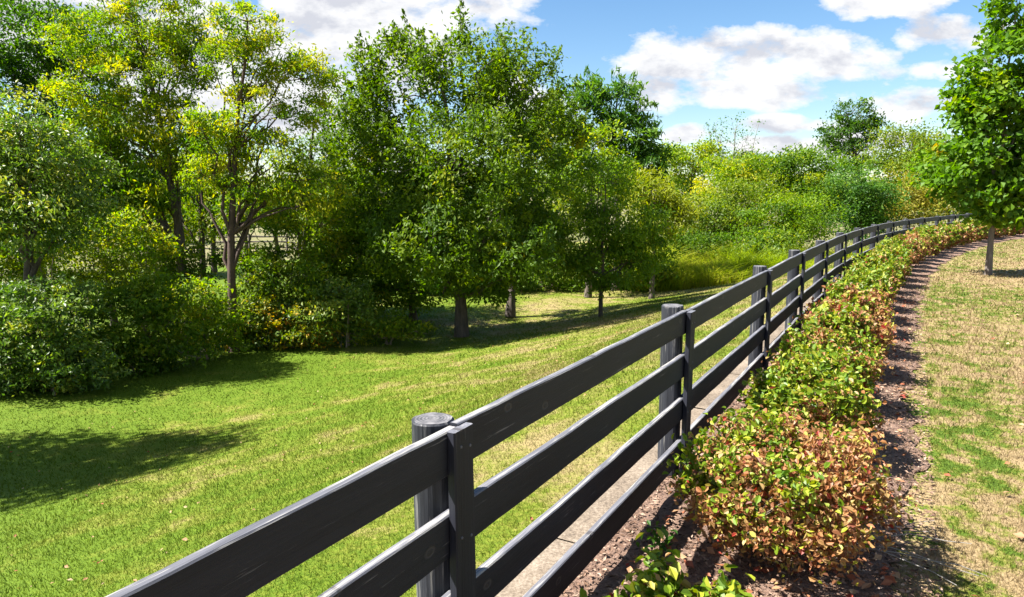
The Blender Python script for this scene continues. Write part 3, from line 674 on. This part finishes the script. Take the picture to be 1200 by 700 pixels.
# ------------------------------------------------------------------ split rail fence in the wood
sr = empty('split_rail_fence', (0, 0, 0), 'old dark split rail fence seen between trunks behind the wood edge', 'fence')
pp = [at(px, 300, 47) for px in np.arange(-60, 420, 44)]
pp = [np.array([p[0], 47 + .02 * k, LOW]) for k, p in enumerate(pp)]
for a_, b_ in zip(pp[:-1], pp[1:]):
    for zz in (.45, .85, 1.22):
        t = Tubes(); P = curve_pts(a_ + [0, 0, zz + RNG.normal(0, .04)], b_ + [0, 0, zz + RNG.normal(0, .06)], 4, 0, .02)
        t.add(P, [.055, .06, .058, .05], 6); t.build('rail', M_RAIL, sr)
for p in pp:
    t = Tubes(); t.add([p + [0, 0, -.2], p + [0, 0, .7], p + [.01, 0, 1.4]], [.08, .075, .07], 7); t.build('post', M_RAIL, sr)

# ------------------------------------------------------------------ black board fence
FT = CAM_Z - .645                    # top of the boards
BH, BG, BT = .132, .254, .030        # board height, spacing, thickness
f0 = POSTS[1]
fence = empty('board_fence', (f0[0], f0[1], 0), 'long curving black stained four board fence with round posts', 'fence')
def board_mesh(Lb, hb, tb_, axis=0, seg=14, top_slot=True, name='rail', mats=None, edge_j=.0018):
    """box with bevelled, slightly uneven edges, length along x, thickness y, height z, origin at its middle"""
    bv = .004
    prof = [(-tb_ / 2 + bv, hb / 2), (tb_ / 2 - bv, hb / 2), (tb_ / 2, hb / 2 - bv), (tb_ / 2, -hb / 2 + bv), (tb_ / 2 - bv, -hb / 2), (-tb_ / 2 + bv, -hb / 2), (-tb_ / 2, -hb / 2 + bv), (-tb_ / 2, hb / 2 - bv)]
    k = 8; V = []
    xs = np.linspace(-Lb / 2, Lb / 2, seg)
    wob = np.cumsum(RNG.normal(0, edge_j, seg)); wob -= np.linspace(wob[0], wob[-1], seg)
    wob2 = np.cumsum(RNG.normal(0, edge_j, seg)); wob2 -= np.linspace(wob2[0], wob2[-1], seg)
    for x, w, w2 in zip(xs, wob, wob2):
        for (y, z) in prof: V.append((x, y, z + (w if z > 0 else w2)))
    F = []; mi = []
    for i in range(seg - 1):
        for j in range(k):
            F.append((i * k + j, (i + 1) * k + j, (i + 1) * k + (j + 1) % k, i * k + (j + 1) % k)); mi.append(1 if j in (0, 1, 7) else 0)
    def cap(i0, rev):
        q = [(0, 1, 2, 7), (7, 2, 3, 6), (6, 3, 4, 5)]
        for c in q:
            f = tuple(i0 + v for v in c); F.append(f[::-1] if rev else f); mi.append(0)
    cap(0, False); cap((seg - 1) * k, True)
    return np.array(V), np.array(F), mi
tan_ = []
for i in range(len(POSTS) - 1):
    e = POSTS[i + 1] - POSTS[i]; tan_.append(e / np.linalg.norm(e))
# rails: four per bay
for i in range(len(POSTS) - 1):
    a_, b_ = POSTS[i], POSTS[i + 1]; Lb = np.linalg.norm(b_ - a_); t_ = tan_[i]
    r_ = np.array([t_[1], -t_[0]]); ang_ = math.atan2(t_[1], t_[0])
    nv = 4 if i < 10 else 4
    for k in range(nv):
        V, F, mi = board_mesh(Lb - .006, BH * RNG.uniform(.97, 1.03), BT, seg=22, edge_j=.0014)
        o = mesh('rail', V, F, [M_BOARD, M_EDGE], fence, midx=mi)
        c = (a_ + b_) / 2 - r_ * BT / 2
        o.location = (c[0] - f0[0], c[1] - f0[1], FT - BH / 2 - BG * k + RNG.normal(0, .002))
        o.rotation_euler = (0, RNG.normal(0, .0012), ang_)
for i in range(len(POSTS)):
    t_ = tan_[min(i, len(tan_) - 1)]; tp = tan_[max(i - 1, 0)]
    tm = (t_ + tp) / np.linalg.norm(t_ + tp); r_ = np.array([tm[1], -tm[0]]); ang_ = math.atan2(tm[1], tm[0])
    # upright cover board over the joint
    hb = FT + .01 - .02
    V, F, mi = board_mesh(hb, .098, .028)
    V = V[:, [2, 1, 0]] * np.array([1, 1, 1]);  F = F[:, ::-1]          # stand it up: length along z
    mi = [1 if False else 0 for _ in mi]
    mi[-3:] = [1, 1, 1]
    F = np.asarray(F); zt = hb / 2 + .004
    for q in range(4):
        for sx in (-.026, .026):
            zc = zt - BH / 2 - BG * q + RNG.normal(0, .012); xc = sx + RNG.normal(0, .004); n0 = len(V)
            an = np.arange(8) / 8 * 2 * pi
            V = np.vstack([V, np.c_[xc + .0052 * np.cos(an), np.full(8, -.0135), zc + .0052 * np.sin(an)], np.c_[xc + .0040 * np.cos(an), np.full(8, -.0165), zc + .0040 * np.sin(an)]])
            F = np.vstack([F, [(n0 + j, n0 + (j + 1) % 8, n0 + 8 + (j + 1) % 8, n0 + 8 + j) for j in range(8)], [(n0 + 8, n0 + 9, n0 + 10, n0 + 11), (n0 + 8, n0 + 11, n0 + 12, n0 + 15), (n0 + 12, n0 + 13, n0 + 14, n0 + 15)]])
            mi = mi + [1] * 11
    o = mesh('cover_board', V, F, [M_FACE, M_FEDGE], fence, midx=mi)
    c = POSTS[i] + r_ * (.014 + .002)
    o.location = (c[0] - f0[0], c[1] - f0[1], FT - .004 - hb / 2); o.rotation_euler = (RNG.normal(0, .004), RNG.normal(0, .004), ang_)
    # round post behind
    rp = .063 * RNG.uniform(.95, 1.05); top = FT + (.0 if i < 2 else .022) + RNG.normal(0, .006); kk = 28
    zs = np.r_[np.linspace(-1.0, top - .006, 16), top]
    an = np.arange(kk) / kk * 2 * pi
    bump = .0015 * np.sin(an * 5 + i) + .001 * RNG.normal(0, 1, kk)
    V = []
    for q, z in enumerate(zs):
        rr_ = rp * (1.03 - .04 * q / 16) + bump - (.005 if q == 16 else 0)
        V.append(np.c_[np.cos(an) * rr_, np.sin(an) * rr_, np.full(kk, z)])
    nr = len(V)
    V.append(np.array([[0, 0, top + .001]] * kk))
    V = np.vstack(V); F = []; mi = []
    for a2 in range(nr):
        for b2 in range(kk):
            c2 = (b2 + 1) % kk
            F.append((a2 * kk + b2, a2 * kk + c2, (a2 + 1) * kk + c2, (a2 + 1) * kk + b2)); mi.append(1 if a2 == nr - 1 else 0)
    o = mesh('post', V, np.array(F), [M_POST, M_END], fence, midx=mi)
    c = POSTS[i] - r_ * (BT + rp - .008) + (t_ * .012 if i == 1 else 0)
    o.location = (c[0] - f0[0], c[1] - f0[1], 0); o.rotation_euler = (RNG.normal(0, .006), RNG.normal(0, .006), RNG.uniform(0, 6))

# ------------------------------------------------------------------ hedge shrubs along the fence
HG = 'low hedge shrubs planted in a row along the fence'
ORD = ['first', 'second', 'third', 'fourth', 'fifth', 'sixth', 'seventh', 'eighth', 'ninth', 'tenth', 'eleventh', 'twelfth', 'thirteenth', 'fourteenth', 'fifteenth',
       'sixteenth', 'seventeenth', 'eighteenth', 'nineteenth', 'twentieth', 'twenty first', 'twenty second', 'twenty third', 'twenty fourth', 'twenty fifth', 'twenty sixth',
       'twenty seventh', 'twenty eighth', 'twenty ninth', 'thirtieth', 'thirty first', 'thirty second', 'thirty third']
def hedge_shrub(s, r, w, d, h, dead, nleaf, leaf, label, side=.25, loose=False):
    """w half length along the fence, d half depth, h height; dead = share of withered leaves"""
    c2 = along(s, r); tv = along(s + .1, r) - along(s - .1, r); tv /= np.linalg.norm(tv); rv = np.array([tv[1], -tv[0]])
    obj = empty('hedge_shrub', (c2[0], c2[1], .01), label, 'shrub', HG)
    # twig end points fill a rounded, flat topped form, open and leggy below
    ncl = int(230 * w * d / .25)
    a_ = RNG.uniform(-1, 1, (ncl * 3, 3)); q = (np.abs(a_[:, 0]) ** 2.1 + np.abs(a_[:, 1]) ** 2.2 + np.abs(a_[:, 2]) ** 2.6) ** (1 / 2.2)
    a_ = a_[(q < 1) & ((q > .5) | (RNG.uniform(0, 1, len(q)) < .25))][:ncl]; ncl = len(a_)
    sx = .72 + .28 * sstep(-1, .1, a_[:, 2])
    loc = np.c_[a_[:, 0] * w * sx, a_[:, 1] * d * sx, h * (.54 + a_[:, 2] * .44)]
    loc[:, 2] += RNG.normal(0, .03, ncl)
    which = RNG.integers(0, ncl, nleaf)
    C = loc[which] + RNG.normal(0, 1, (nleaf, 3)) * np.array([.038, .038, .034])
    C[:, 2] = np.clip(C[:, 2], .05, None)
    # leaves sit withered on the lower and sunburnt side, green on top
    low = 1 - C[:, 2] / h
    if loose:
        keep = (C[:, 2] > .42 * h) | (RNG.uniform(0, 1, nleaf) < .38)
        C = C[keep]; which = which[keep]; low = low[keep]; nleaf = len(C)
    C = C + np.array([0, 0, 1]) * (RNG.normal(0, .035, ncl)[which])[:, None]
    chd = RNG.normal(0, .34, ncl)[which]
    score = dead + side * (C[:, 1] / d) * 1.0 + .95 * (low - .3) + chd
    wither = RNG.uniform(0, 1, nleaf) < 1 / (1 + np.exp(-(score - .5) * 12))
    val = np.where(wither, RNG.normal(.67, .12, nleaf), RNG.normal(.31, .13, nleaf))
    red = RNG.uniform(0, 1, nleaf) < .02; val = np.where(red, RNG.uniform(.85, 1, nleaf), val)
    Ls = leaf * RNG.uniform(.6, 1.3, nleaf) * np.where(wither, .85, 1.05)
    out_d = unit(C - np.array([0, 0, h * .35]))
    nrm = unit(RNG.normal(0, 1, (nleaf, 3)) * .7 + out_d * .4 + np.array([0, 0, .6])); ax = unit(RNG.normal(0, 1, (nleaf, 3)) + out_d * .5)
    M = np.array([[tv[0], tv[1], 0], [rv[0], rv[1], 0], [0, 0, 1]])
    leaves('foliage', C @ M, Ls, nrm @ M, ax @ M, np.clip(val, 0, 1), G['hedge'], obj, wide=.62, six=leaf < .05, fold=.18)
    tb = Tubes(); nst = 9
    roots = np.c_[RNG.normal(0, .05, nst), RNG.normal(0, .05, nst), np.zeros(nst)]
    mids = np.c_[RNG.normal(0, w * .35, nst), RNG.normal(0, d * .35, nst), np.full(nst, h * .4)]
    for a2, b2 in zip(roots, mids):
        P = curve_pts(a2, b2, 5, 0, .015); tb.add(P @ M, np.linspace(.010, .006, 5), 5)
    for ci in RNG.permutation(ncl)[:(130 if s < 6 else 26)]:
        k = int(np.argmin(np.linalg.norm(mids - loc[ci], axis=1)))
        P = curve_pts(mids[k] * RNG.uniform(.6, 1), loc[ci] * np.array([1.06, 1.06, 1.0]), 5, .0, .012)
        tb.add(P @ M, np.linspace(.0034, .0012, 5), 4)
    tb.build('stems', TWIG, obj)
near = {0: (.50, .54, .38, .30, .26, .10, .040, 'low green leaved hedge shrub nearest the camera, cut by the bottom edge', .0),
        1: (1.62, .68, .56, .45, .61, .84, .031, 'mostly withered brown hedge shrub in the foreground with green leaves on its fence side', .55),
        2: (3.10, .60, .46, .37, .60, .26, .036, 'lush green hedge shrub with red flecked leaves behind the withered foreground one', .22),
        3: (4.25, .58, .44, .36, .58, .36, .036, 'green and straw coloured hedge shrub, fourth from the front', .25)}
s_ = 5.35; idx = 4
for k, (s1, r1, w, d, h, dead, leaf, lab, side) in near.items():
    hedge_shrub(s1, r1, w, d, h, dead, [6500, 17500, 10500, 9500][k], leaf, lab, side, k == 1)
while s_ < 38 and idx < len(ORD):
    h = .56 + .22 * min(s_ / 22, 1) + RNG.normal(0, .035)
    dead = .40
    if idx in (4, 5): dead = .62
    if idx in (14, 15, 16): dead = .80
    if 6 <= idx <= 12: dead = .12
    if idx > 16: dead = .30
    if idx in (20, 24): dead = .5
    tone = 'withered reddish brown' if dead > .5 else ('fresh yellow green' if dead < .2 else 'yellow green and brown')
    lab = f'{tone} hedge shrub, the {ORD[idx]} in the row counted from the nearest'
    lf = .036 + .0020 * s_
    hedge_shrub(s_, .57 + RNG.normal(0, .02), .42 * RNG.uniform(.9, 1.1), .35 * RNG.uniform(.88, 1.1), h, dead + RNG.normal(0, .05), int(8500 * (.042 / lf) ** 1.7), lf, lab, .22)
    s_ += 1.07; idx += 1

# small weed in the bed near the fence
w2 = along(1.35, .18)
wd = empty('weed', (w2[0], w2[1], .02), 'small dark green weed in the mulch between fence and shrubs', 'plant')
n = 60; C = np.c_[RNG.normal(0, .04, n), RNG.normal(0, .04, n), RNG.uniform(.01, .12, n)]
leaves('leaves', C, np.full(n, .035), unit(RNG.normal(0, 1, (n, 3)) + [0, 0, 1]), RNG.normal(0, 1, (n, 3)), RNG.uniform(0, .6, n), G['blue'], wd, .6)
tb = Tubes(); tb.add([(0, 0, -.02), (0, .01, .05), (.01, 0, .12)], [.003, .003, .002], 5); tb.build('stem', TWIG, wd)

# ------------------------------------------------------------------ litter
def litter(name, n, smax, rlo, rhi, size, mat, label, z0, wide, tilt=.35):
    s = smax * RNG.uniform(0, 1, n) ** 1.6 - .6; r = RNG.uniform(rlo, rhi, n)
    P = along(s, r); z = z0 + RNG.uniform(0, .006, n) + .035 * sstep(-.1, .3, r) * sstep(1.3, .8, r)
    C = np.c_[P, z + size * .12]
    nrm = unit(RNG.normal(0, tilt, (n, 3)) + [0, 0, 1]); ax = unit(RNG.normal(0, 1, (n, 3)) * [1, 1, .15])
    o = leaves(name, C, size * RNG.uniform(.5, 1.7, n), nrm, ax, np.clip(RNG.normal(.5, .25, n), 0, 1), mat, None, wide, fold=.1)
    tag(o, label, 'litter', kind='stuff')
litter('mulch_chips', 42000, 16, -.14, 1.30, .022, M_CHIP, 'reddish brown bark chips strewn over the planting bed', .012, .4, .5)
litter('dry_leaves', 1500, 12, .1, 1.15, .04, M_FALL, 'curled brown fallen leaves lying under the hedge shrubs', .018, .6, .6)
litter('fallen_leaves', 260, 14, 1.2, 5.0, .035, M_FALL, 'scattered red and tan fallen leaves on the dry grass', .022, .7, .5)
nl = 700
Pl = along(RNG.uniform(-1, 16, nl), -RNG.uniform(.6, 11, nl)); zl = height(Pl) + .022
ol = leaves('lawn_leaves', np.c_[Pl, zl], .035 * RNG.uniform(.5, 1.4, nl), unit(RNG.normal(0, .4, (nl, 3)) + [0, 0, 1]), unit(RNG.normal(0, 1, (nl, 3)) * [1, 1, .15]), np.clip(RNG.normal(.7, .25, nl), 0, 1), M_FALL, None, .6)
tag(ol, 'a few small yellow brown fallen leaves dotted over the green lawn', 'litter', kind='stuff')
# dead fallen branch beside the withered shrub
p0 = along(1.75, 1.05)
br = Tubes(); b0 = np.array([p0[0], p0[1], .05])
tv = along(2.0, 1.0) - along(1.5, 1.0); tv /= np.linalg.norm(tv); rv = np.array([tv[1], -tv[0]])
def dirp(a_, b_, z): return np.array([*(tv * a_ + rv * b_), z])
base = dirp(0, -.25, .03)
for (a_, b_, z) in [(-.05, .38, .06), (.12, .36, .12), (.2, .22, .16), (-.14, .30, .04), (.05, .42, .02), (.02, .2, .18)]:
    P = curve_pts(base, dirp(a_, b_, z), 7, .03, .012); br.add(P, np.linspace(.005, .0015, 7), 5)
o = br.build('dead_branch', GREY_TWIG); o.location = (b0[0], b0[1], .03)
tag(o, 'bare pale dead branch sprawling onto the mulch from the withered shrub', 'branch')

# ------------------------------------------------------------------ sky and sun
SUN_EL = 51.0
to_sun = np.array([-.975, -.16]); to_sun /= np.linalg.norm(to_sun)
az = math.atan2(to_sun[0], to_sun[1])            # from +Y towards +X
sun_d = bpy.data.lights.new('sun', 'SUN'); sun_d.energy = 5.0; sun_d.angle = radians(.6); sun_d.color = (1, .965, .91)
sun = bpy.data.objects.new('sun', sun_d); COL.objects.link(sun)
from mathutils import Vector
dv = Vector((to_sun[0] * cos(radians(SUN_EL)), to_sun[1] * cos(radians(SUN_EL)), sin(radians(SUN_EL))))
sun.rotation_euler = dv.to_track_quat('Z', 'Y').to_euler()

w = bpy.data.worlds.new('World'); S.world = w; w.use_nodes = True
nt = w.node_tree; nt.nodes.clear()
out = nt.nodes.new('ShaderNodeOutputWorld'); bg = nt.nodes.new('ShaderNodeBackground')
sky = nt.nodes.new('ShaderNodeTexSky'); sky.sky_type = 'NISHITA'; sky.sun_disc = False
sky.sun_elevation = radians(SUN_EL); sky.sun_rotation = az; sky.air_density = 1.0; sky.dust_density = .4; sky.ozone_density = 1.6
bg.inputs['Strength'].default_value = .0555
tc = nt.nodes.new('ShaderNodeTexCoord')
sp = nt.nodes.new('ShaderNodeSeparateXYZ'); L(nt, tc.outputs['Generated'], sp.inputs[0])
# clouds on a layer: direction divided by height-ish distance, distorted by noise
yc = math_n(nt, 'MAXIMUM', sp.outputs[1], .08)
u0 = math_n(nt, 'DIVIDE', sp.outputs[0], yc); v0 = math_n(nt, 'DIVIDE', sp.outputs[2], yc)
cmb = nt.nodes.new('ShaderNodeCombineXYZ'); L(nt, u0, cmb.inputs[0]); L(nt, math_n(nt, 'MULTIPLY', v0, 1.9), cmb.inputs[1])
n1 = noise(nt, cmb.outputs[0], 6.5, 9, .60, .1)
n1u = noise(nt, mapping(nt, cmb.outputs[0], loc=(-.012, .045, 0)), 6.5, 9, .60, .1)
n2 = noise(nt, mapping(nt, cmb.outputs[0], loc=(3.7, 1.1, 0)), 11, 7, .6)
nn = math_n(nt, 'ADD', math_n(nt, 'MULTIPLY', math_n(nt, 'SUBTRACT', n1, .53), 5.2), math_n(nt, 'MULTIPLY', math_n(nt, 'SUBTRACT', n2, .5), 3.4))
def uv(px, py):
    p = at(px, py, 1.0); return p[0], p[2] - CAM_Z
clouds = [(810, 68, 85, 28), (930, 72, 105, 36), (890, 106, 110, 18), (1030, 4, 70, 18), (1115, 42, 62, 22), (1130, 80, 50, 12), (1090, 126, 70, 18),
          (925, 146, 60, 10), (935, 172, 90, 12), (1010, 165, 60, 10), (770, 115, 45, 26), (800, 158, 30, 12), (540, 2, 85, 34), (470, 50, 70, 60), (370, 30, 110, 50), (350, 100, 80, 70), (200, 60, 200, 90), (430, 130, 60, 60), (20, 20, 60, 60), (620, 130, 60, 40)]
mask = None; under = None
for (px, py, rx, ry) in clouds:
    cu, cv = uv(px, py); ru = rx / F_PX * 1.05; rv_ = ry / F_PX * 1.05
    du = math_n(nt, 'DIVIDE', math_n(nt, 'SUBTRACT', u0, cu), ru); dvv = math_n(nt, 'DIVIDE', math_n(nt, 'SUBTRACT', v0, cv), rv_)
    q = math_n(nt, 'SUBTRACT', 1.0, math_n(nt, 'ADD', math_n(nt, 'MULTIPLY', du, du), math_n(nt, 'MULTIPLY', dvv, dvv)))
    q = math_n(nt, 'MAXIMUM', q, -3.0)
    mask = q if mask is None else math_n(nt, 'SMOOTH_MAX', mask, q, c=.15)
field = math_n(nt, 'ADD', mask, nn)
front = math_n(nt, 'GREATER_THAN', sp.outputs[1], .1)
# elsewhere in the sky: scattered fair weather cloud
g3 = noise(nt, mapping(nt, tc.outputs['Generated'], (1, 1, 2.6)), 2.4, 8, .6)
gm = math_n(nt, 'MULTIPLY', math_n(nt, 'SUBTRACT', g3, .53), 9)
fieldx = nt.nodes.new('ShaderNodeMix'); L(nt, front, fieldx.inputs[0]); L(nt, gm, fieldx.inputs[2]); L(nt, field, fieldx.inputs[3])
cov = ramp(nt, math_n(nt, 'ADD', math_n(nt, 'MULTIPLY', fieldx.outputs[0], .5), .5), [(.34, (0, 0, 0)), (.50, (.5,) * 3), (.74, (1,) * 3)])
# cloud body: white tops, grey violet thicker middles
n4 = noise(nt, mapping(nt, cmb.outputs[0], (1, 1.6, 1), loc=(9, 4, 0)), 9, 7, .6)
n4b = math_n(nt, 'ADD', math_n(nt, 'MULTIPLY', n4, .45), math_n(nt, 'MULTIPLY', math_n(nt, 'MINIMUM', fieldx.outputs[0], 1.2), .13))
n4b = math_n(nt, 'ADD', n4b, math_n(nt, 'ADD', math_n(nt, 'MULTIPLY', math_n(nt, 'SUBTRACT', n1u, n1), 2.2), .16))
cc = ramp(nt, n4b, [(.34, (4.9, 4.9, 4.95)), (.50, (4.25, 4.3, 4.45)), (.70, (3.2, 3.3, 3.65))])
hs = N(nt, 'ShaderNodeHueSaturation', Saturation=1.22, Value=.86); L(nt, sky.outputs[0], hs.inputs['Color'])
c = mixc(nt, cov, hs.outputs[0], cc)
L(nt, c, bg.inputs[0]); L(nt, bg.outputs[0], out.inputs[0])

S.view_settings.view_transform = 'Standard'; S.view_settings.look = 'None'; S.view_settings.gamma = 1
S.view_settings.use_curve_mapping = False
S.view_settings.exposure = 2.0
S.render.engine = 'CYCLES'
S.cycles.max_bounces = 8; S.cycles.diffuse_bounces = 5; S.cycles.transmission_bounces = 6; S.cycles.glossy_bounces = 2
S.cycles.use_denoising = True
